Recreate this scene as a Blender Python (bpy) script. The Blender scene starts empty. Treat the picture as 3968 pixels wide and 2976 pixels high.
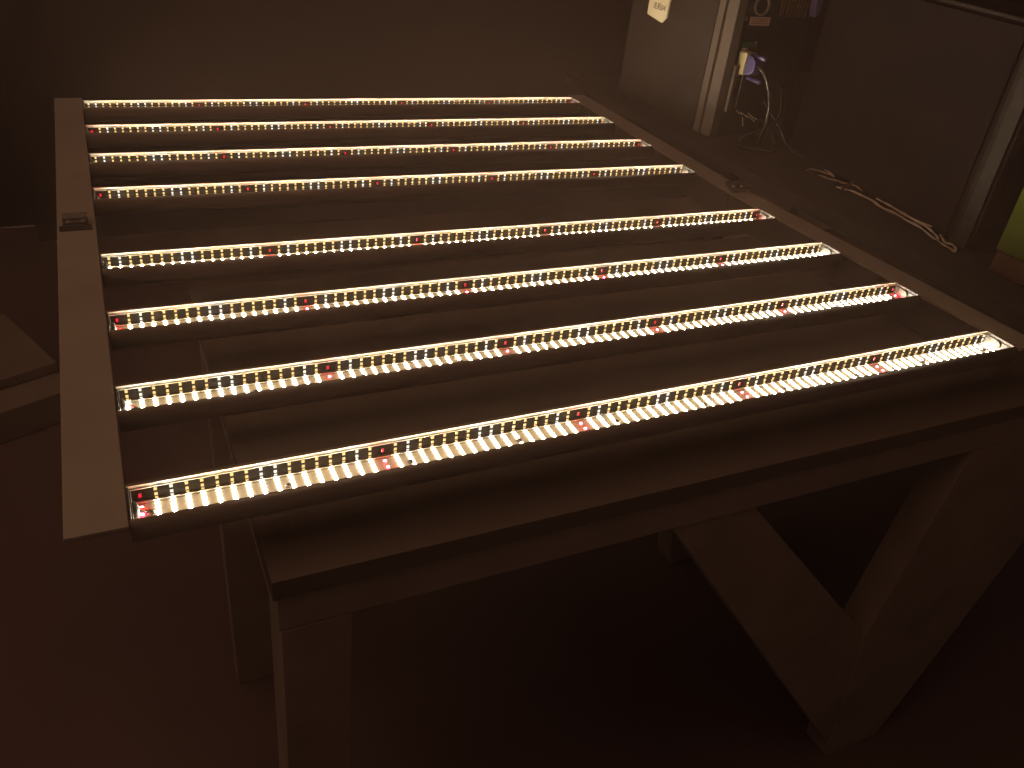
import bpy, bmesh, math, random
from mathutils import Vector, Matrix

random.seed(7)
S = bpy.context.scene
COL = S.collection

# ------------------------------------------------------------------ camera
cam_d = bpy.data.cameras.new('camera')
cam = bpy.data.objects.new('camera', cam_d)
COL.objects.link(cam)
right = Vector((0.9046, -0.4141, 0.1007)).normalized()
fwd = Vector((0.4004, 0.7448, -0.5338)).normalized()
right = (right - fwd * right.dot(fwd)).normalized()
up = right.cross(fwd)
M = Matrix((right, up, -fwd)).transposed().to_4x4()
M.translation = Vector((0.0257, -1.7954, 0.4749))
cam.matrix_world = M
cam_d.sensor_fit = 'HORIZONTAL'
cam_d.sensor_width = 36.0
cam_d.lens = 36.0 * 0.81413
cam_d.clip_start = 0.02
cam_d.clip_end = 60
S.camera = cam

# ------------------------------------------------------------------ world, light, exposure
W = bpy.data.worlds.new('World')
S.world = W
W.use_nodes = True
bg = W.node_tree.nodes['Background']
bg.inputs[0].default_value = (1.0, 0.50, 0.34, 1)
bg.inputs[1].default_value = 0.042

ld = bpy.data.lights.new('ceiling_bounce', 'AREA')
ld.shape = 'DISK'
ld.size = 2.8
ld.energy = 15.0
ld.color = (1.0, 0.52, 0.29)
lamp = bpy.data.objects.new('ceiling_bounce', ld)
lamp.location = (-1.0, -1.05, 1.9)
lamp.rotation_euler = (math.radians(-4), math.radians(-8), 0)
COL.objects.link(lamp)

S.view_settings.view_transform = 'Standard'
S.view_settings.look = 'None'
S.view_settings.exposure = 0.0
S.view_settings.gamma = 1.0
S.view_settings.use_curve_mapping = False
S.render.engine = 'CYCLES'
S.cycles.use_denoising = True
S.cycles.use_adaptive_sampling = True
S.cycles.adaptive_threshold = 0.03
S.cycles.sample_clamp_indirect = 6.0
S.cycles.max_bounces = 4
S.cycles.diffuse_bounces = 3
S.cycles.glossy_bounces = 3
S.cycles.volume_bounces = 0
S.cycles.caustics_reflective = False
S.cycles.caustics_refractive = False

LED_L = 520.0          # radiance of the white chips

# ------------------------------------------------------------------ materials
def new_mat(name):
    m = bpy.data.materials.new(name)
    m.use_nodes = True
    nt = m.node_tree
    return m, nt, nt.nodes['Principled BSDF']

def mat(name, col, rough=0.5, metal=0.0, spec=0.5, var=0.0, scale=20.0, bump=0.0, bscale=200.0, rvar=0.0, stretch=None):
    m, nt, p = new_mat(name)
    p.inputs['Base Color'].default_value = (*col, 1)
    p.inputs['Roughness'].default_value = rough
    p.inputs['Metallic'].default_value = metal
    p.inputs['Specular IOR Level'].default_value = spec
    if var or bump or rvar:
        tc = nt.nodes.new('ShaderNodeTexCoord')
        mp = nt.nodes.new('ShaderNodeMapping')
        nt.links.new(tc.outputs['Object'], mp.inputs[0])
        if stretch:
            mp.inputs['Scale'].default_value = stretch
        if var or rvar:
            n = nt.nodes.new('ShaderNodeTexNoise')
            n.inputs['Scale'].default_value = scale
            n.inputs['Detail'].default_value = 6
            nt.links.new(mp.outputs[0], n.inputs['Vector'])
        if var:
            r = nt.nodes.new('ShaderNodeValToRGB')
            r.color_ramp.elements[0].position = 0.3
            r.color_ramp.elements[1].position = 0.7
            a = tuple(max(0, c * (1 - var)) for c in col)
            b = tuple(min(1, c * (1 + var)) for c in col)
            r.color_ramp.elements[0].color = (*a, 1)
            r.color_ramp.elements[1].color = (*b, 1)
            nt.links.new(n.outputs['Fac'], r.inputs[0])
            nt.links.new(r.outputs[0], p.inputs['Base Color'])
        if rvar:
            mr = nt.nodes.new('ShaderNodeMapRange')
            mr.inputs[1].default_value = 0.3
            mr.inputs[2].default_value = 0.75
            mr.inputs[3].default_value = max(0.02, rough - rvar)
            mr.inputs[4].default_value = rough + rvar
            nt.links.new(n.outputs['Fac'], mr.inputs[0])
            nt.links.new(mr.outputs[0], p.inputs['Roughness'])
        if bump:
            n2 = nt.nodes.new('ShaderNodeTexNoise')
            n2.inputs['Scale'].default_value = bscale
            n2.inputs['Detail'].default_value = 4
            nt.links.new(mp.outputs[0], n2.inputs['Vector'])
            bp = nt.nodes.new('ShaderNodeBump')
            bp.inputs['Strength'].default_value = bump
            bp.inputs['Distance'].default_value = 0.002
            nt.links.new(n2.outputs['Fac'], bp.inputs['Height'])
            nt.links.new(bp.outputs[0], p.inputs['Normal'])
    return m

def emit(name, col, strength):
    m = bpy.data.materials.new(name)
    m.use_nodes = True
    nt = m.node_tree
    nt.nodes.clear()
    e = nt.nodes.new('ShaderNodeEmission')
    e.inputs[0].default_value = (*col, 1)
    e.inputs[1].default_value = strength
    o = nt.nodes.new('ShaderNodeOutputMaterial')
    nt.links.new(e.outputs[0], o.inputs[0])
    return m

M_RAIL = mat('rail_powder_coat', (0.24, 0.22, 0.19), 0.55, var=0.10, scale=9, bump=0.15, bscale=900)
M_ALU = mat('bar_aluminium', (0.17, 0.155, 0.125), 0.45, var=0.12, scale=30, stretch=(0.1, 1, 1))
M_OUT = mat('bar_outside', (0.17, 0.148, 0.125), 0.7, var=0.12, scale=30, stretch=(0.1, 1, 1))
M_INNER = mat('channel_bounce', (0.88, 0.84, 0.72), 0.5)  # hidden channel faces made white to bounce extra light onto the board
M_WEB = mat('web_dark', (0.05, 0.045, 0.04), 0.6)
M_CAP = mat('cap_plastic', (0.014, 0.0135, 0.012), 0.5, var=0.08, scale=120)
M_BOARD = mat('board_enamel', (0.86, 0.85, 0.74), 0.45, var=0.10, scale=90)
M_CHIP = emit('chip_edge', (1.0, 0.76, 0.46), 20.0)
M_CHIP.cycles.emission_sampling = 'FRONT'
M_CASEC = mat('chip_case', (0.55, 0.53, 0.48), 0.5)
M_DARK = mat('hinge_steel', (0.10, 0.095, 0.09), 0.38, metal=0.6, var=0.3, scale=300)
M_SCREW = mat('screw_steel', (0.45, 0.43, 0.40), 0.28, metal=0.9)
M_WIRE_B = mat('wire_black', (0.02, 0.02, 0.02), 0.4)
M_WIRE_R = mat('wire_red', (0.45, 0.03, 0.02), 0.4)
M_SIDE = mat('side_strip_black', (0.0022, 0.0019, 0.0015), 0.4, spec=0.0, var=0.5, scale=260)
M_WARM = emit('led_warm', (1.0, 0.75, 0.45), LED_L)
M_COOL = emit('led_cool', (0.95, 0.88, 0.82), LED_L)
M_RED = emit('led_red', (1.0, 0.010, 0.030), 420.0)
M_REDCORE = emit('led_red_core', (1.0, 0.06, 0.09), 420.0)

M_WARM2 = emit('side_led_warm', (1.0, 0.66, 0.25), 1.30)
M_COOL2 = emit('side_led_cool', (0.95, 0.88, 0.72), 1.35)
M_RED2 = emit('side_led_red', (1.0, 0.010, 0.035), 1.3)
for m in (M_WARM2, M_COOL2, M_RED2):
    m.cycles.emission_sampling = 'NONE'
M_TOP = mat('table_laminate', (0.115, 0.092, 0.076), 0.85, spec=0.2, var=0.10, scale=7, stretch=(0.25, 3, 1), bump=0.05, bscale=300)
M_FRAME = mat('table_frame_paint', (0.28, 0.245, 0.215), 0.6, spec=0.2, var=0.12, scale=12, bump=0.08, bscale=500)
M_FLOOR = mat('floor_vinyl', (0.115, 0.082, 0.080), 0.45, var=0.10, scale=3, rvar=0.05, bump=0.06, bscale=120)
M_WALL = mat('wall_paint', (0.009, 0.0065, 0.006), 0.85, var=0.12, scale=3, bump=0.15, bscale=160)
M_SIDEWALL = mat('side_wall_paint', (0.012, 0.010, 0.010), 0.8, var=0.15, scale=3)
M_PLINTH = mat('plinth_paint', (0.20, 0.165, 0.14), 0.6, var=0.12, scale=8)
M_DESK = mat('desk_dark', (0.008, 0.007, 0.0065), 0.7, spec=0.15, var=0.3, scale=9, bump=0.1, bscale=150)
M_CASE = mat('case_steel', (0.015, 0.0115, 0.009), 0.6, spec=0.08, var=0.15, scale=10, bump=0.08, bscale=700)
M_TRIM = mat('case_trim', (0.045, 0.034, 0.026), 0.6, spec=0.3, var=0.12, scale=14)
M_CASE2 = mat('case_black', (0.006, 0.0038, 0.0036), 0.65, spec=0.04, var=0.3, scale=12, bump=0.08, bscale=700)
M_EDGE2 = mat('case_edge', (0.012, 0.009, 0.0075), 0.5, spec=0.1, var=0.5, scale=60)
M_REAR = mat('rear_plate', (0.012, 0.011, 0.010), 0.5, var=0.5, scale=60)
M_TAG = mat('tag_acrylic', (0.42, 0.39, 0.27), 0.35, var=0.04, scale=30)
M_INK = mat('tag_ink', (0.03, 0.025, 0.02), 0.6)
M_STICK = mat('sticker_paper', (0.42, 0.27, 0.20), 0.7, var=0.1, scale=200)
M_SINK = mat('sticker_print', (0.22, 0.11, 0.08), 0.7)
M_CREAM = mat('plug_cream', (0.30, 0.27, 0.15), 0.45, var=0.08, scale=200)
M_BLUE = mat('plug_blue', (0.035, 0.028, 0.12), 0.4, var=0.1, scale=200)
M_BLUE2 = mat('plug_blue_light', (0.10, 0.08, 0.19), 0.4)
M_METAL = mat('bracket_metal', (0.40, 0.33, 0.26), 0.35, metal=0.7, var=0.2, scale=200)
M_GREENB = mat('socket_green', (0.02, 0.07, 0.035), 0.4)
M_CABLE = mat('cable_black', (0.02, 0.018, 0.016), 0.25)
M_FILM = mat('film_strip', (0.55, 0.48, 0.40), 0.4, var=0.2, scale=90)
M_LIME = mat('box_lime', (0.036, 0.046, 0.0015), 0.7, spec=0.1, var=0.15, scale=15)
M_ORANGE = mat('box_orange', (0.06, 0.026, 0.012), 0.7, spec=0.1, var=0.15, scale=15)
M_COPPER = mat('heatsink_copper', (0.10, 0.05, 0.025), 0.5, var=0.5, scale=150)

# ------------------------------------------------------------------ mesh helpers
class MB:
    def __init__(self):
        self.v = []; self.f = []; self.m = []
    def quad(self, idx, mi=0):
        self.f.append(tuple(idx)); self.m.append(mi)
    def box(self, a, b, mi=0, skip=(), top_mi=None):
        x0, y0, z0 = a; x1, y1, z1 = b
        if x0 > x1: x0, x1 = x1, x0
        if y0 > y1: y0, y1 = y1, y0
        if z0 > z1: z0, z1 = z1, z0
        n = len(self.v)
        self.v += [(x0,y0,z0),(x1,y0,z0),(x1,y1,z0),(x0,y1,z0),(x0,y0,z1),(x1,y0,z1),(x1,y1,z1),(x0,y1,z1)]
        F = {'-z':(0,3,2,1),'+z':(4,5,6,7),'-y':(0,1,5,4),'+x':(1,2,6,5),'+y':(2,3,7,6),'-x':(3,0,4,7)}
        for k, q in F.items():
            if k in skip: continue
            self.quad([n+i for i in q], top_mi if (k == '+z' and top_mi is not None) else mi)
        return self
    def prism(self, pts, axis, a, b, mi=0):
        """pts: 2D outline in the two other axes (in x,y,z order), extruded along axis a..b"""
        n = len(self.v); k = len(pts)
        for t in (a, b):
            for p in pts:
                c = list(p); c.insert(axis, t)
                self.v.append(tuple(c))
        for i in range(k):
            j = (i+1) % k
            self.quad((n+i, n+j, n+k+j, n+k+i), mi)
        self.quad(tuple(n+i for i in reversed(range(k))), mi)
        self.quad(tuple(n+k+i for i in range(k)), mi)
        return self
    def cyl(self, c, r, h, axis=2, seg=14, mi=0, r2=None, top_mi=None):
        r2 = r if r2 is None else r2
        n = len(self.v)
        for t, rr in ((0, r), (h, r2)):
            for i in range(seg):
                a = 2*math.pi*i/seg
                d = [math.cos(a)*rr, math.sin(a)*rr]; d.insert(axis, t)
                self.v.append((c[0]+d[0], c[1]+d[1], c[2]+d[2]))
        for i in range(seg):
            j = (i+1) % seg
            self.quad((n+i, n+j, n+seg+j, n+seg+i), mi)
        self.quad(tuple(n+i for i in reversed(range(seg))), mi)
        self.quad(tuple(n+seg+i for i in range(seg)), mi if top_mi is None else top_mi)
        return self
    def mesh(self, name, mats, bevel=0.0, smooth=False, seg=2):
        me = bpy.data.meshes.new(name)
        me.from_pydata(self.v, [], self.f)
        for m in mats: me.materials.append(m)
        for p, mi in zip(me.polygons, self.m): p.material_index = mi
        bm = bmesh.new(); bm.from_mesh(me)
        bmesh.ops.recalc_face_normals(bm, faces=bm.faces)
        if bevel > 0:
            es = [e for e in bm.edges if len(e.link_faces) == 2 and e.calc_face_angle(0) > 0.5]
            bmesh.ops.bevel(bm, geom=es, offset=bevel, segments=seg, affect='EDGES', profile=0.6, clamp_overlap=True)
        bm.to_mesh(me); bm.free()
        if smooth:
            for p in me.polygons: p.use_smooth = True
        return me
    def build(self, name, mats, parent=None, bevel=0.0, smooth=False, loc=(0,0,0), seg=2):
        if not isinstance(mats, (list, tuple)): mats = [mats]
        return link(name, self.mesh(name, mats, bevel, smooth, seg), parent, loc)

def link(name, data, parent=None, loc=(0,0,0)):
    o = bpy.data.objects.new(name, data)
    COL.objects.link(o)
    o.parent = parent
    o.location = loc
    return o

def empty(name, label, cat, loc=(0,0,0), group=None):
    o = bpy.data.objects.new(name, None)
    o.empty_display_size = 0.05
    COL.objects.link(o)
    o.location = loc
    tag(o, label, cat, group)
    return o

def tag(o, label, cat, group=None):
    o['label'] = label; o['category'] = cat
    if group: o['group'] = group
    return o

def tube_mesh(name, pts, r, mat_, seg=8, res=10, taper=None):
    """smooth tube through pts (Catmull-Rom)"""
    P = [Vector(p) for p in pts]
    Q = []
    for i in range(len(P)-1):
        p0 = P[max(0, i-1)]; p1 = P[i]; p2 = P[i+1]; p3 = P[min(len(P)-1, i+2)]
        for k in range(res):
            t = k/res
            Q.append(0.5*((2*p1)+(-p0+p2)*t+(2*p0-5*p1+4*p2-p3)*t*t+(-p0+3*p1-3*p2+p3)*t**3))
    Q.append(P[-1])
    mb = MB(); n = len(Q)
    nrm = Vector((0.13, 0.31, 0.94))
    for i, q in enumerate(Q):
        d = (Q[min(n-1, i+1)] - Q[max(0, i-1)]).normalized()
        u = (nrm - d*nrm.dot(d)).normalized(); nrm = u
        w = d.cross(u)
        rr = r if taper is None else r*taper(i/(n-1))
        for s in range(seg):
            a = 2*math.pi*s/seg
            mb.v.append(tuple(q + (u*math.cos(a) + w*math.sin(a))*rr))
    for i in range(n-1):
        for s in range(seg):
            t = (s+1) % seg
            mb.quad((i*seg+s, i*seg+t, (i+1)*seg+t, (i+1)*seg+s))
    mb.quad(tuple(reversed(range(seg)))); mb.quad(tuple((n-1)*seg+s for s in range(seg)))
    return mb.mesh(name, [mat_], smooth=True)

def tube(name, pts, r, mat_, parent=None, **k):
    return link(name, tube_mesh(name, pts, r, mat_, **k), parent)

FLOOR = -0.82

# ------------------------------------------------------------------ setting
mb = MB(); mb.box((-4, -4, FLOOR-0.05), (6, 1.44, FLOOR))
o = mb.build('floor', M_FLOOR); o['kind'] = 'structure'
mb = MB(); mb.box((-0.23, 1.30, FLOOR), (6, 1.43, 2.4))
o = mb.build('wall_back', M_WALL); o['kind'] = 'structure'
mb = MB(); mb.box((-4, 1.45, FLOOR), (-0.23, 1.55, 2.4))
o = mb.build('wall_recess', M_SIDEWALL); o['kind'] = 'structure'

# ------------------------------------------------------------------ table under the panel
T = empty('work_table', 'pale table with a deep front rail and splayed panel leg under the lit panel', 'table', (0.7, -0.95, FLOOR))
inv = -Vector(T.location)
def tb(name, mats, bevel=0.0008):
    return mb.build(name, mats, T, bevel, loc=inv)
TZ = -0.068
mb = MB(); mb.box((0.10, -1.27, TZ-0.022), (1.36, -0.70, TZ)); tb('table_top', M_TOP, 0)
mb = MB(); mb.box((0.104, -1.266, TZ-0.066), (1.356, -1.226, TZ-0.0235)); tb('front_rail', M_FRAME)
mb = MB(); mb.box((0.104, -0.745, TZ-0.066), (1.356, -0.705, TZ-0.0235)); tb('back_rail', M_FRAME)
mb = MB(); mb.box((0.104, -1.225, TZ-0.066), (0.144, -0.746, TZ-0.0235)); tb('side_rail', M_FRAME)
mb = MB(); mb.box((1.316, -1.225, TZ-0.066), (1.356, -0.746, TZ-0.0235)); tb('side_rail', M_FRAME)
lz = TZ-0.0675
mb = MB(); mb.prism([(0.106,lz),(0.171,lz),(0.165,FLOOR),(0.098,FLOOR)], 1, -1.266, -1.205); tb('leg', M_FRAME)
mb = MB(); mb.prism([(0.105,lz),(0.170,lz),(0.167,FLOOR),(0.1025,FLOOR)], 1, -0.765, -0.72); tb('leg', M_FRAME)
mb = MB(); mb.prism([(1.02,lz),(1.345,lz),(1.153,FLOOR),(1.03,FLOOR),(0.978,-0.485)], 1, -1.266, -1.215); tb('panel_leg', M_FRAME)
mb = MB(); mb.prism([(1.02,lz),(1.345,lz),(1.153,FLOOR),(1.03,FLOOR),(0.978,-0.485)], 1, -0.765, -0.714); tb('panel_leg', M_FRAME)
mb = MB(); mb.prism([(0.534,lz),(0.65,lz),(1.08,-0.592),(1.12,FLOOR),(1.05,FLOOR)], 1, -1.262, -1.219); tb('brace', M_FRAME)

# ------------------------------------------------------------------ LED panel
BAR_L = 1.06
PITCH, GAP = 0.1582, 0.2387
ys = [0.0]
for i in range(1, 8): ys.append(ys[-1] - (GAP if i == 4 else PITCH))
YH = (ys[3] + ys[4]) / 2 - 0.021
def zr(y):
    a, h, b = -0.0023, -0.011, 0.0027
    return a + (h-a)*y/YH if y > YH else h + (b-h)*(y-YH)/(ys[7]-YH)

F = empty('led_light_panel', 'folding panel of eight lit LED strips lying face up on the table', 'light panel', (0.53, -0.61, TZ))
finv = -Vector(F.location)

YN, YF = -1.2413, 0.018
def rail(name, x0, x1, y0, y1, z0, z1):
    """box tube between two y positions with its top at z0 and z1"""
    h = 0.005
    w = MB(); xm = (x0+x1)/2; g = 0.0605; e = 0.09
    ya, yb = (y0-e, y1) if y0 == YF else (y0, y1+e)
    w.v = [(xm-0.011,ya,z0-g),(xm+0.011,ya,z0-g),(xm+0.011,yb,z1-g),(xm-0.011,yb,z1-g),(xm-0.011,ya,z0-h-0.0003),(xm+0.011,ya,z0-h-0.0003),(xm+0.011,yb,z1-h-0.0003),(xm-0.011,yb,z1-h-0.0003)]
    for q in ((0,3,2,1),(4,5,6,7),(0,1,5,4),(1,2,6,5),(2,3,7,6),(3,0,4,7)): w.quad(q)
    mb = MB()
    mb.v = [(x0,y0,z0-h),(x1,y0,z0-h),(x1,y1,z1-h),(x0,y1,z1-h),(x0,y0,z0),(x1,y0,z0),(x1,y1,z1),(x0,y1,z1)]
    for q in ((0,3,2,1),(4,5,6,7),(0,1,5,4),(1,2,6,5),(2,3,7,6),(3,0,4,7)): mb.quad(q)
    r = mb.build(name, M_RAIL, F, 0.0012, loc=finv)
    w.build('web', M_WEB, r, 0.001)
    return r
rail('side_rail', -0.047, -0.0006, YF, YH+0.0006, 0.001, 0.001)
rail('side_rail', -0.047, -0.0006, YH-0.0006, YN, 0.001, 0.001)
rail('side_rail', BAR_L+0.0006, BAR_L+0.043, YF, YH+0.0006, zr(0)+0.001, zr(YH)+0.001)
rail('side_rail', BAR_L+0.0006, BAR_L+0.043, YH-0.0006, YN, zr(YH)+0.001, zr(ys[7])+0.001)

# hinge built once, copied to the other rail
def hinge(x, z):
    hb = MB(); hb.prism([(-0.0196,-0.0215),(0.0196,-0.0215),(0.0196,-0.0145),(0.0155,-0.0115),(0.0155,0.002),(-0.0155,0.002),(-0.0155,-0.0115),(-0.0196,-0.0145)], 2, 0, 0.0035)
    h = hb.build('hinge', M_DARK, F, 0.0006, loc=Vector((x, YH, z)) + finv)
    b = MB(); b.prism([(-0.0152,-0.010),(0.0152,-0.010),(0.0152,0.0135),(-0.0152,0.0135)], 2, 0.0036, 0.0066)
    b.build('leaf', M_DARK, h, 0.0006)
    for yy, r in ((0.0115, 0.0042), (0.0035, 0.0036)):
        b = MB(); b.cyl((-0.0150, yy, 0.0080), r, 0.030, axis=0, seg=14)
        b.build('barrel', M_DARK, h, smooth=False)
    for xx in (-0.0085, 0.0095):
        b = MB(); b.cyl((xx, -0.0045, 0.0067), 0.0034, 0.0016, seg=14, r2=0.0024)
        b.box((xx-0.0022, -0.0050, 0.00835), (xx+0.0022, -0.0040, 0.0086))
        b.build('screw', M_SCREW, h)
    b = MB(); b.box((-0.0190, -0.0212, 0.0036), (0.0190, -0.0182, 0.0072))
    b.build('lip', M_DARK, h, 0.0006)
hinge(-0.0242, 0.0012)
hinge(BAR_L+0.0215, zr(YH)+0.0012)

# ---- light bar profile: v runs from the far edge towards the viewer (v = -local y), millimetres
BULGE = [(47.6,-0.7),(48.9,-2.2),(49.9,-4.6),(50.5,-7.6),(50.6,-11.0),(50.1,-14.5),(49.0,-18.0),(47.3,-21.2),(45.0,-24.0),(41.8,-26.6),(38.0,-28.6),(33.0,-30)]  # outer side rounded so its shading imitates the glow below each strip
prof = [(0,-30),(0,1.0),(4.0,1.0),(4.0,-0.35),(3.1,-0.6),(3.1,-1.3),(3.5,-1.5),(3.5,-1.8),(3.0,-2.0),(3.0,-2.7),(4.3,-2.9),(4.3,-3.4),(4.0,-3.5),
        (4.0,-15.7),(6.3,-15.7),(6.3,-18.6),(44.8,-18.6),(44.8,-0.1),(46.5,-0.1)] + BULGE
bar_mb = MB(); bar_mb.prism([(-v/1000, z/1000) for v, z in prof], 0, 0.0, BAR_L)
nb = len(prof)-len(BULGE)-1
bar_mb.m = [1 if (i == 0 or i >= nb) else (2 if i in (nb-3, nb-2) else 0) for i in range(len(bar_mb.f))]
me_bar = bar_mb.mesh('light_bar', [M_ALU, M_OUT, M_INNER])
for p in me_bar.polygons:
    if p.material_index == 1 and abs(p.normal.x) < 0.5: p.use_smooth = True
b = MB(); b.box((0.0032, -0.00405, -0.0156), (BAR_L-0.0032, -0.0043, -0.00355)); me_refl = b.mesh('side_strip', [M_SIDE])
b = MB(); b.box((0.0085, -0.0070, -0.01855), (BAR_L-0.0040, -0.0400, -0.0176)); me_pcb = b.mesh('circuit_board', [M_BOARD])
# right end cap with a stepped rim and a screw boss
b = MB()
b.box((BAR_L-0.0030, -0.0044, -0.0185), (BAR_L-0.0005, -0.0447, -0.0036))
b.box((BAR_L-0.0018, -0.0044, -0.0035), (BAR_L-0.0005, -0.0447, -0.0014))
b.box((BAR_L-0.0030, -0.0044, -0.0013), (BAR_L-0.0004, -0.0447, 0.0009))
me_capR = b.mesh('end_cap', [M_CAP], bevel=0.0002, seg=1)
b = MB()
b.cyl((BAR_L-0.0052, -0.0234, -0.0090), 0.0055, 0.0021, axis=0, seg=22)
b.cyl((BAR_L-0.0054, -0.0234, -0.0090), 0.0017, 0.0001, axis=0, seg=12, mi=1)
me_boss = b.mesh('screw_boss', [M_CAP, M_WIRE_B])
b = MB()
b.box((0.0004, -0.0041, -0.0185), (0.0018, -0.0447, 0.0007))
b.box((0.0019, -0.0044, -0.0185), (0.0030, -0.0447, -0.0020))
me_capL = b.mesh('end_cap', [M_CAP], bevel=0.0002, seg=1)
# cable grommet: half dome on the left cap
b = MB(); seg, rings = 18, 6
for r in range(rings+1):
    t = r/rings*math.pi/2
    for s in range(seg):
        a = 2*math.pi*s/seg
        b.v.append((0.0031 + 0.0052*math.sin(t), -0.0230 + 0.0115*math.cos(t)**0.7*math.cos(a), -0.0105 + 0.0070*math.cos(t)**0.7*math.sin(a)))
for r in range(rings):
    for s in range(seg):
        t = (s+1) % seg
        b.quad((r*seg+s, r*seg+t, (r+1)*seg+t, (r+1)*seg+s))
me_grom = b.mesh('grommet', [M_CAP], smooth=True)
me_wr = tube_mesh('wire', [(0.0072,-0.0175,-0.0125),(0.0105,-0.0165,-0.0145),(0.0135,-0.0160,-0.0165),(0.0155,-0.0165,-0.0172)], 0.0010, M_WIRE_R)
me_wb = tube_mesh('wire', [(0.0072,-0.0205,-0.0122),(0.0100,-0.0210,-0.0140),(0.0130,-0.0195,-0.0165),(0.0150,-0.0200,-0.0172)], 0.0010, M_WIRE_B)
b = MB(); b.cyl((0,0,0), 0.0036, 0.0011, seg=18, r2=0.0026)
b.box((-0.0018,-0.0004,0.00115),(0.0018,0.0004,0.0013), 1); b.box((-0.0004,-0.0018,0.0014),(0.0004,0.0018,0.0015), 1)
me_screw = b.mesh('screw', [M_SCREW, M_WIRE_B])

# ---- LED chips
COL0, CP, NCOL = 0.0097, (1.0535-0.0097)/84, 85
ROWS = (0.0082, 0.01395, 0.0197, 0.0254)
WALL_ROWS = (-0.0055, -0.0110, -0.0150)
SW, SH = 0.0013, 0.0015
ZB = -0.0175
CW, CH, CT = 0.0013, 0.00165, 0.0008
def chip(mbx, c, mi_top):
    x, y, z = c
    mbx.box((x-CW, y-CH, z), (x+CW, y+CH, z+CT), 0, skip=('-z',), top_mi=mi_top)
def red_chip(mbx, c, mi_ring, mi_core, mi_case):
    x, y, z = c
    mbx.box((x-0.0017, y-0.0017, z), (x+0.0017, y+0.0017, z+CT), mi_case, skip=('-z',))
    mbx.cyl((x, y, z+CT), 0.0015, 0.0004, seg=10, r2=0.0010, mi=mi_ring, top_mi=mi_core)
def wall_chip(mbx, Rm, off, x, z, hw, hh, mi):
    n = len(mbx.v)
    v0, v1 = -0.0043, -0.0047
    for vv in (v0, v1):
        for dx, dz in ((-hw,-hh),(hw,-hh),(hw,hh),(-hw,hh)):
            mbx.v.append(tuple(Rm @ Vector((x+dx, vv, z+dz)) + off))
    mbx.quad((n+4, n+5, n+6, n+7), mi)
    for i in range(4):
        j = (i+1) % 4
        mbx.quad((n+i, n+j, n+4+j, n+4+i), 8)
def chip_mesh(m):
    b = MB(); chip(b, (0,0,0), 1); return b.mesh('led', [M_CHIP, m])
me_warm, me_cool = chip_mesh(M_WARM), chip_mesh(M_COOL)
b = MB(); red_chip(b, (0,0,0), 1, 2, 0); me_red = b.mesh('led', [M_CASEC, M_RED, M_REDCORE])

array = MB()
COOL = {2, 8, 9, 15}
singles = 0
for i, y in enumerate(ys):
    ang = math.atan2(zr(y), BAR_L)
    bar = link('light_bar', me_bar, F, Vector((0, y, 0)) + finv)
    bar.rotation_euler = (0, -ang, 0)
    link('side_strip', me_refl, bar); link('circuit_board', me_pcb, bar)
    link('end_cap', me_capL, bar); link('end_cap', me_capR, bar)
    link('screw_boss', me_boss, bar); link('grommet', me_grom, bar)
    link('wire', me_wr, bar); link('wire', me_wb, bar)
    if i >= 4:
        for k in range(10):
            x = COL0 + CP*(0.5 + 9.17*k)
            s = link('screw', me_screw, bar, (x, -0.0196, ZB))
            s.rotation_euler = (0, 0, random.uniform(0, 3))
    flip = (i % 2 == 0)          # bars whose red chip sits at the far right end
    Rm = Matrix.Rotation(-ang, 4, 'Y')
    for c in range(NCOL):
        k = (84 - c) if flip else c
        x = COL0 + CP*c
        off = Vector((0, y, 0)) + finv
        if k % 17 == 0:
            for zz in (-0.0088, -0.0109):
                wall_chip(array, Rm, off, x, zz, 0.0011, 0.0009, 7)
            for v in (0.0121, 0.0216):
                if i == 7:
                    link('led', me_red, bar, (x, -v, ZB)); singles += 1
                else:
                    p = Rm @ Vector((x, -v, ZB)) + Vector((0, y, 0)) + finv
                    red_chip(array, p, 3, 4, 8)
            continue
        cool = (k % 17) in COOL
        for q, zz in enumerate(WALL_ROWS):
            wall_chip(array, Rm, off, x, zz + (0.0003 if q == 2 else 0), SW, SH if q < 2 else 0.0009, 6 if cool else 5)
        for r, v in enumerate(ROWS):
            if i == 7 and (r < 3 or c < 53):
                link('led', me_cool if cool else me_warm, bar, (x, -v, ZB)); singles += 1
            else:
                p = Rm @ Vector((x, -v, ZB)) + Vector((0, y, 0)) + finv
                chip(array, p, 2 if cool else 1)
ar = array.build('led_rows', [M_CHIP, M_WARM, M_COOL, M_RED, M_REDCORE, M_WARM2, M_COOL2, M_RED2, M_CASEC], F)
ar['kind'] = 'stuff'
print('single leds', singles)

# ------------------------------------------------------------------ low plinth on the floor, left behind the rail
Pl = empty('low_plinth', 'low pale stepped box on the floor left of the side rail', 'box', (-0.45, 0.22, FLOOR))
Pl.rotation_euler = (0, 0, math.radians(23))
mb = MB(); mb.box((-0.75, -0.17, 0), (0.28, 0.22, 0.085)); mb.build('body', M_PLINTH, Pl, 0.004)
mb = MB(); mb.box((-0.75, -0.08, 0.0865), (0.28, 0.24, 0.115)); mb.build('lid', M_PLINTH, Pl, 0.004)

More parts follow.
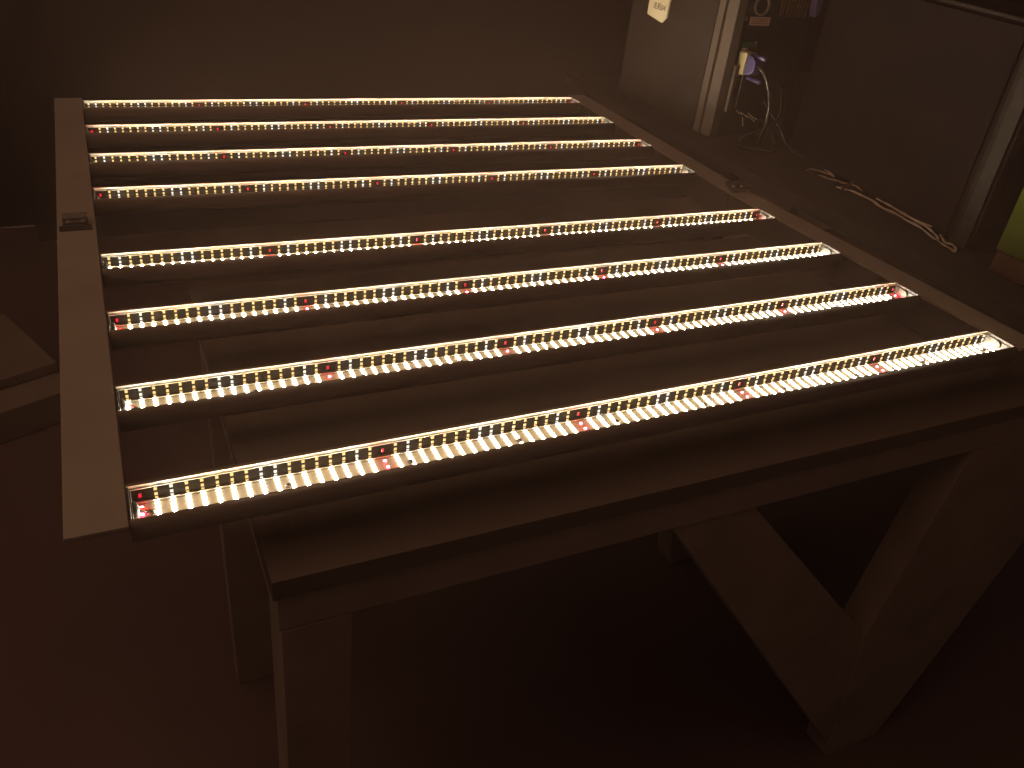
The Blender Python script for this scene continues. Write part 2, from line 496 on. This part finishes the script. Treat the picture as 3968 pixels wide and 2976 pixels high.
# ------------------------------------------------------------------ dark desk on the right
# desk, towers, plugs, cables and lime box scaled down about the camera position
REF_PT, REF_PT_SCALED, CAM_SCALE = Vector((1.385, -0.35, -0.09)), Vector((1.154, -0.596, 0.006)), 0.83
def scale_about_cam(o):
    o.location = REF_PT_SCALED + (o.location - REF_PT) * CAM_SCALE
    o.scale = (CAM_SCALE,) * 3
    return o
D = empty('side_desk', 'dark desk on the right carrying the computer towers', 'desk', (1.9, -0.35, FLOOR))
dinv = -Vector(D.location)
DZ = -0.09
mb = MB(); mb.box((1.385, -1.20, DZ-0.03), (2.5, 0.62, DZ)); mb.build('desk_top', M_DESK, D, 0.003, loc=dinv)
for x in (2.05, 2.40):
    for y in (-1.15, 0.52):
        mb = MB(); mb.box((x, y, DZ-0.9952), (x+0.05, y+0.05, DZ-0.0305)); mb.build('leg', M_DESK, D, 0.003, loc=dinv)

scale_about_cam(D)

# ------------------------------------------------------------------ computer tower with the numbered tag
C1 = empty('computer_tower', 'dark grey computer tower with a cream number tag and open cabling', 'computer', (1.53, 0.13, DZ))
cinv = -Vector(C1.location)
def c1(name, mats, bevel=0.0015): return mb.build(name, mats, C1, bevel, loc=cinv)
mb = MB(); mb.box((1.424, -0.085, DZ+0.012), (1.66, 0.36, 0.36)); c1('case', M_CASE)
mb = MB(); mb.box((1.418, -0.022, DZ+0.014), (1.4235, 0.356, 0.352)); c1('side_panel', M_CASE)
mb = MB(); mb.prism([(1.4236,-0.026),(1.414,-0.030),(1.4105,-0.058),(1.4236,-0.060)], 2, DZ+0.012, 0.36); c1('corner_trim', M_TRIM, 0.001)
mb = MB(); mb.prism([(1.4236,-0.0605),(1.416,-0.0605),(1.416,-0.100),(1.438,-0.104),(1.438,-0.086),(1.4236,-0.086)], 2, DZ+0.012, 0.36); c1('rear_flange', M_TRIM, 0.001)
mb = MB(); mb.box((1.4385, -0.094, DZ+0.014), (1.65, -0.0855, 0.355)); c1('rear_plate', M_REAR, 0.0005)
for x, y in ((1.44, -0.05), (1.63, -0.05), (1.44, 0.32), (1.63, 0.32)):
    mb = MB(); mb.cyl((x, y, DZ), 0.012, 0.0118, seg=14); c1('foot', M_CABLE, 0)
# sticker with faint print
mb = MB(); mb.box((1.462, -0.0955, 0.188), (1.523, -0.0942, 0.207)); st = c1('sticker', M_STICK, 0)
mb = MB()
for zz, x0, x1 in ((0.2025,1.467,1.472),(0.2025,1.478,1.516),(0.1975,1.470,1.512),(0.1925,1.468,1.505),(0.1925,1.511,1.517)):
    mb.box((x0, -0.0960, zz-0.0011), (x1, -0.0956, zz+0.0011))
c1('sticker_print', M_SINK, 0)
mb = MB(); mb.cyl((1.447, -0.0945, 0.203), 0.006, -0.004, axis=1, seg=12); c1('screw', M_SCREW, 0.0005)
# fan opening with copper coloured heat sink fins
mb = MB()
for k in range(9):
    mb.box((1.545+k*0.010, -0.0975, 0.21), (1.5495+k*0.010, -0.0945, 0.31))
c1('heat_sink', M_COPPER, 0)
mb = MB()
for k in range(20):
    a = 2*math.pi*k/20; a2 = 2*math.pi*(k+1)/20
    pts = [(1.487+math.cos(t)*r, 0.232+math.sin(t)*r) for t, r in ((a,.018),(a2,.018),(a2,.0225),(a,.0225))]
    mb.prism(pts, 1, -0.0985, -0.0945)
c1('port_ring', M_METAL, 0)
mb = MB(); mb.box((1.452, -0.100, 0.138), (1.492, -0.0945, 0.150)); c1('green_socket', M_GREENB, 0.0005)
mb = MB(); mb.box((1.493, -0.102, 0.133), (1.4955, -0.0945, 0.152)); c1('bracket', M_METAL, 0)
mb = MB(); mb.prism([(1.4390,-0.1045),(1.4410,-0.112),(1.4500,-0.1125),(1.4500,-0.1105),(1.4425,-0.110),(1.4410,-0.1045)], 2, -0.012, 0.098); c1('slot_flange', M_TRIM, 0)
mb = MB(); mb.cyl((1.473, -0.104, -0.004), 0.0015, 0.078, seg=8); c1('thin_rod', M_METAL, 0)
# number tag: plate with a cut corner and printed text
TG = MB()
out = [(0.268,0.30),(0.268,0.150),(0.265,0.147),(0.194,0.138),(0.175,0.155),(0.171,0.30)]
TG.prism(out, 0, 1.4125, 1.4176)
tg = TG.build('number_tag', M_TAG, C1, 0.0009, loc=cinv)
TG = MB()
ins = [(0.2655,0.298),(0.2645,0.1525),(0.1955,0.1435),(0.1785,0.158),(0.1745,0.298)]
mbx = MB(); mbx.prism(ins, 0, 1.4113, 1.4124); mbx.build('tag_face', M_TAG, tg, 0.0003)
fc = bpy.data.curves.new('tag_text', 'FONT')
fc.body = '\u4e3b\u673a04'
fc.size = 0.019
fc.align_x = 'CENTER'; fc.align_y = 'CENTER'
fc.extrude = 0.00015
fc.materials.append(M_INK)
tmp = bpy.data.objects.new('tag_text', fc); COL.objects.link(tmp)
bpy.context.view_layer.update()
me_t = bpy.data.meshes.new_from_object(tmp.evaluated_get(bpy.context.evaluated_depsgraph_get()))
bpy.data.objects.remove(tmp)
ft = link('tag_text', me_t, tg)
ft.matrix_local = Matrix.Translation((1.4110, 0.214, 0.1735)) @ Matrix(((0,0,-1,0),(-1,0,0,0),(0,1,0,0),(0,0,0,1)))

scale_about_cam(C1)
# video plug in the back of the tower
V = empty('video_plug', 'blue video plug with cream shell plugged into the tower back', 'plug', (1.468, -0.095, 0.105))
vinv = -Vector(V.location)
mb = MB(); mb.box((1.452, -0.126, 0.080), (1.482, -0.0965, 0.131)); s = mb.build('shell', M_CREAM, V, 0.002, loc=vinv)
mb = MB(); mb.cyl((1.464, -0.098, 0.1315), 0.0085, 0.006, seg=12); mb.build('lug', M_METAL, V, 0.001, loc=vinv)
mb = MB(); mb.cyl((1.458, -0.098, 0.0735), 0.0085, 0.006, seg=12); mb.build('lug', M_METAL, V, 0.001, loc=vinv)
mb = MB(); mb.prism([(-0.1265,0.082),(-0.1265,0.129),(-0.145,0.126),(-0.158,0.117),(-0.158,0.095),(-0.145,0.085)], 0, 1.455, 1.479); mb.build('hood', M_BLUE, V, 0.002, loc=vinv)
for zz in (0.1275, 0.0745):
    mb = MB(); mb.cyl((1.467, -0.1275, zz), 0.0042, -0.030, axis=1, seg=12); t = mb.build('thumb_screw', M_BLUE, V, 0.0006, loc=vinv)
    mb = MB(); mb.cyl((1.467, -0.158, zz), 0.0046, -0.020, axis=1, seg=12); mb.build('knob', M_BLUE2, t, 0.0006)
link('cable', tube_mesh('cable', [(1.467,-0.157,0.106),(1.470,-0.175,0.100),(1.480,-0.195,0.070),(1.495,-0.200,0.02),(1.500,-0.195,-0.03),(1.505,-0.18,-0.075)], 0.0048, M_CABLE), V, vinv)

scale_about_cam(V)
# second small plug high up beside the tower
mb = MB(); mb.prism([(1.632,0.262),(1.652,0.252),(1.650,0.224),(1.640,0.214),(1.634,0.236)], 1, -0.118, -0.0965)
o = mb.build('ribbon_plug', M_BLUE2, None, 0.001)
scale_about_cam(o)
tag(o, 'small violet plug at the top right corner of the tagged tower', 'plug')

# hanging black cables with a loop, in front of the tower back
o = tube('power_cable', [(1.60,-0.098,0.06),(1.585,-0.13,0.045),(1.565,-0.165,0.00),(1.535,-0.175,-0.03),(1.50,-0.17,-0.045),(1.475,-0.165,-0.055),(1.462,-0.165,-0.07),(1.468,-0.17,-0.083),(1.50,-0.19,-0.084),(1.545,-0.20,-0.084),(1.575,-0.17,-0.075),(1.555,-0.15,-0.04),(1.52,-0.145,-0.022)], 0.0042, M_CABLE, res=12)
scale_about_cam(o)
tag(o, 'glossy black cable looped on the desk below the video plug', 'cable')
o = tube('thin_cable', [(1.545,-0.12,0.015),(1.55,-0.14,0.0),(1.56,-0.19,-0.04),(1.575,-0.22,-0.075),(1.60,-0.25,-0.0865),(1.64,-0.27,-0.0868)], 0.0028, M_CABLE)
scale_about_cam(o)
tag(o, 'thin dark cable running down to the desk right of the loop', 'cable')
K = empty('wire_bundle', 'short stripped wire ends sticking out under the rod', 'wires', (1.485,-0.12,-0.035))
kinv = -Vector(K.location)
for a, b2, m in (((1.478,-0.12,-0.010),(1.492,-0.135,-0.020),M_METAL),((1.492,-0.125,-0.016),(1.512,-0.142,-0.028),M_METAL),((1.486,-0.125,-0.022),(1.482,-0.138,-0.040),M_METAL),((1.468,-0.115,-0.006),(1.480,-0.128,-0.014),M_METAL),((1.500,-0.125,-0.012),(1.520,-0.140,-0.024),M_FILM)):
    mid = tuple((p+q)/2 + random.uniform(-.002,.002) for p, q in zip(a, b2))
    link('wire', tube_mesh('wire', [a, mid, b2], 0.0012, m, seg=6, res=4), K, kinv)

scale_about_cam(K)
# ------------------------------------------------------------------ second black tower
C2 = empty('black_tower', 'black computer case with a pale top edge at the right', 'computer', (1.62, -0.55, DZ))
c2inv = -Vector(C2.location)
def c2(name, mats, bevel=0.002): return mb.build(name, mats, C2, bevel, loc=c2inv)
mb = MB(); mb.box((1.506, -0.80, DZ+0.010), (1.72, -0.20, 0.318)); c2('case', M_CASE2)
mb = MB(); mb.box((1.500, -0.785, DZ+0.012), (1.5055, -0.21, 0.312)); c2('side_panel', M_CASE2)
mb = MB(); mb.prism([(1.500,-0.800),(1.500,-0.812),(1.505,-0.838),(1.512,-0.838),(1.512,-0.8005)], 2, DZ+0.010, 0.318); c2('front_bezel', M_EDGE2, 0.001)
mb = MB(); mb.prism([(1.512,-0.8012),(1.5125,-0.842),(1.53,-0.846),(1.70,-0.846),(1.715,-0.8012)], 2, DZ+0.010, 0.318); c2('front_panel', M_CASE2)
mb = MB(); mb.box((1.4975, -0.80, 0.3185), (1.503, -0.20, 0.3245)); c2('top_edge', M_EDGE2, 0.001)
mb = MB(); mb.box((1.5035, -0.80, 0.3185), (1.72, -0.20, 0.323)); c2('top_panel', M_CASE2, 0.001)
for x, y in ((1.53,-0.75),(1.69,-0.75),(1.53,-0.26),(1.69,-0.26)):
    mb = MB(); mb.cyl((x, y, DZ), 0.012, 0.0098, seg=14); c2('foot', M_CABLE, 0)

scale_about_cam(C2)
C2.location.x += 0.036
C2.rotation_euler = (0, 0, math.radians(-9))
# pale torn film and wires along the foot of the black tower
def strand(name, pts, r, m, label):  # strand and clip points unprojected from image pixels to fixed heights over the desk
    o = tube(name, pts, r, m, seg=6, res=6, taper=lambda t: 0.55 + 0.5*math.sin(math.pi*min(1, t*1.02))**0.6 + 0.18*math.sin(t*37))
    tag(o, label, 'wire')
strand('pale_wire', [(1.2542,-0.6076,0.0160), (1.2685,-0.6019,0.0160), (1.2790,-0.6124,0.0160), (1.2846,-0.6267,0.0160), (1.2885,-0.6347,0.0160), (1.2875,-0.6478,0.0160), (1.2963,-0.6312,0.0160), (1.2983,-0.6103,0.0160)], 0.00144, M_FILM, 'hooked pale wire end at the far foot of the black case')
strand('pale_wire', [(1.2555,-0.6376,0.0160), (1.2618,-0.6399,0.0160), (1.2639,-0.6562,0.0160), (1.2740,-0.6678,0.0160), (1.2783,-0.6827,0.0160), (1.2874,-0.6882,0.0160), (1.2915,-0.7029,0.0160), (1.2839,-0.7266,0.0160)], 0.00153, M_FILM, 'short pale wire second from the far foot of the black case')
strand('pale_wire', [(1.2449,-0.6988,0.0160), (1.2515,-0.7122,0.0160), (1.2603,-0.7230,0.0160), (1.2620,-0.7474,0.0160), (1.2615,-0.7735,0.0160), (1.2534,-0.8002,0.0160), (1.2521,-0.8149,0.0160), (1.2550,-0.8350,0.0160), (1.2498,-0.8663,0.0160), (1.2489,-0.8926,0.0160), (1.2414,-0.9160,0.0160), (1.2313,-0.9413,0.0160), (1.2392,-0.9417,0.0160)], 0.00204, M_FILM, 'longest pale wire lying along the foot of the black case')
strand('pale_wire', [(1.2709,-0.7727,0.0195), (1.2693,-0.7893,0.0195), (1.2677,-0.8093,0.0195), (1.2626,-0.8380,0.0195), (1.2586,-0.8708,0.0195), (1.2560,-0.8957,0.0195), (1.2473,-0.9200,0.0195), (1.2370,-0.9399,0.0195), (1.2260,-0.9539,0.0195)], 0.00187, M_FILM, 'pale wire lying close above the longest one')
strand('pale_wire', [(1.2489,-0.8663,0.0240), (1.2483,-0.8895,0.0240), (1.2514,-0.9060,0.0240), (1.2538,-0.9132,0.0240)], 0.00110, M_FILM, 'thin straight pale wire against the black case panel')
strand('pale_wire', [(1.2686,-0.9054,0.0160), (1.2615,-0.9253,0.0160), (1.2401,-0.9537,0.0160), (1.2380,-0.9607,0.0160), (1.2429,-0.9679,0.0160), (1.2354,-0.9810,0.0160), (1.2214,-0.9914,0.0160), (1.2243,-0.9787,0.0160), (1.2258,-0.9645,0.0160), (1.2312,-0.9466,0.0160)], 0.00161, M_FILM, 'pale wire bent into a closed tip nearest the viewer')
o = tube('brown_clip', [(1.2469,-0.7129,0.0190), (1.2597,-0.7094,0.0210), (1.2758,-0.7034,0.0240)], 0.004, M_ORANGE, seg=6, res=4)
tag(o, 'small brown clip among the pale wires', 'clip')

# ------------------------------------------------------------------ lime box at the right edge
Bx = empty('lime_box', 'upright lime green box with an orange lower band at the right edge', 'box', (1.62, -0.93, DZ))
binv = -Vector(Bx.location)
mb = MB(); mb.box((1.49, -1.06, DZ+0.0405), (1.75, -0.885, 0.30)); mb.build('upper_panel', M_LIME, Bx, 0.004, loc=binv)
mb = MB(); mb.box((1.492, -1.058, DZ), (1.748, -0.887, DZ+0.04)); mb.build('lower_band', M_ORANGE, Bx, 0.004, loc=binv)
scale_about_cam(Bx)

# ------------------------------------------------------------------ added air volume imitating lens glow around the strips
mb = MB(); mb.box((-4.2, -4.2, FLOOR-1.05), (6.2, 1.65, 2.45))
hz = mb.build('veil', [], None)
hz['kind'] = 'stuff'; hz['label'] = 'thin haze added to imitate lens glow around the strips'
hm = bpy.data.materials.new('veil_air'); hm.use_nodes = True
nt = hm.node_tree; nt.nodes.clear()
pv = nt.nodes.new('ShaderNodeVolumePrincipled')
pv.inputs['Color'].default_value = (1.0, 0.66, 0.52, 1)
pv.inputs['Density'].default_value = 0.0130
pv.inputs['Anisotropy'].default_value = 0.6
ou = nt.nodes.new('ShaderNodeOutputMaterial')
nt.links.new(pv.outputs[0], ou.inputs['Volume'])
hz.data.materials.append(hm)
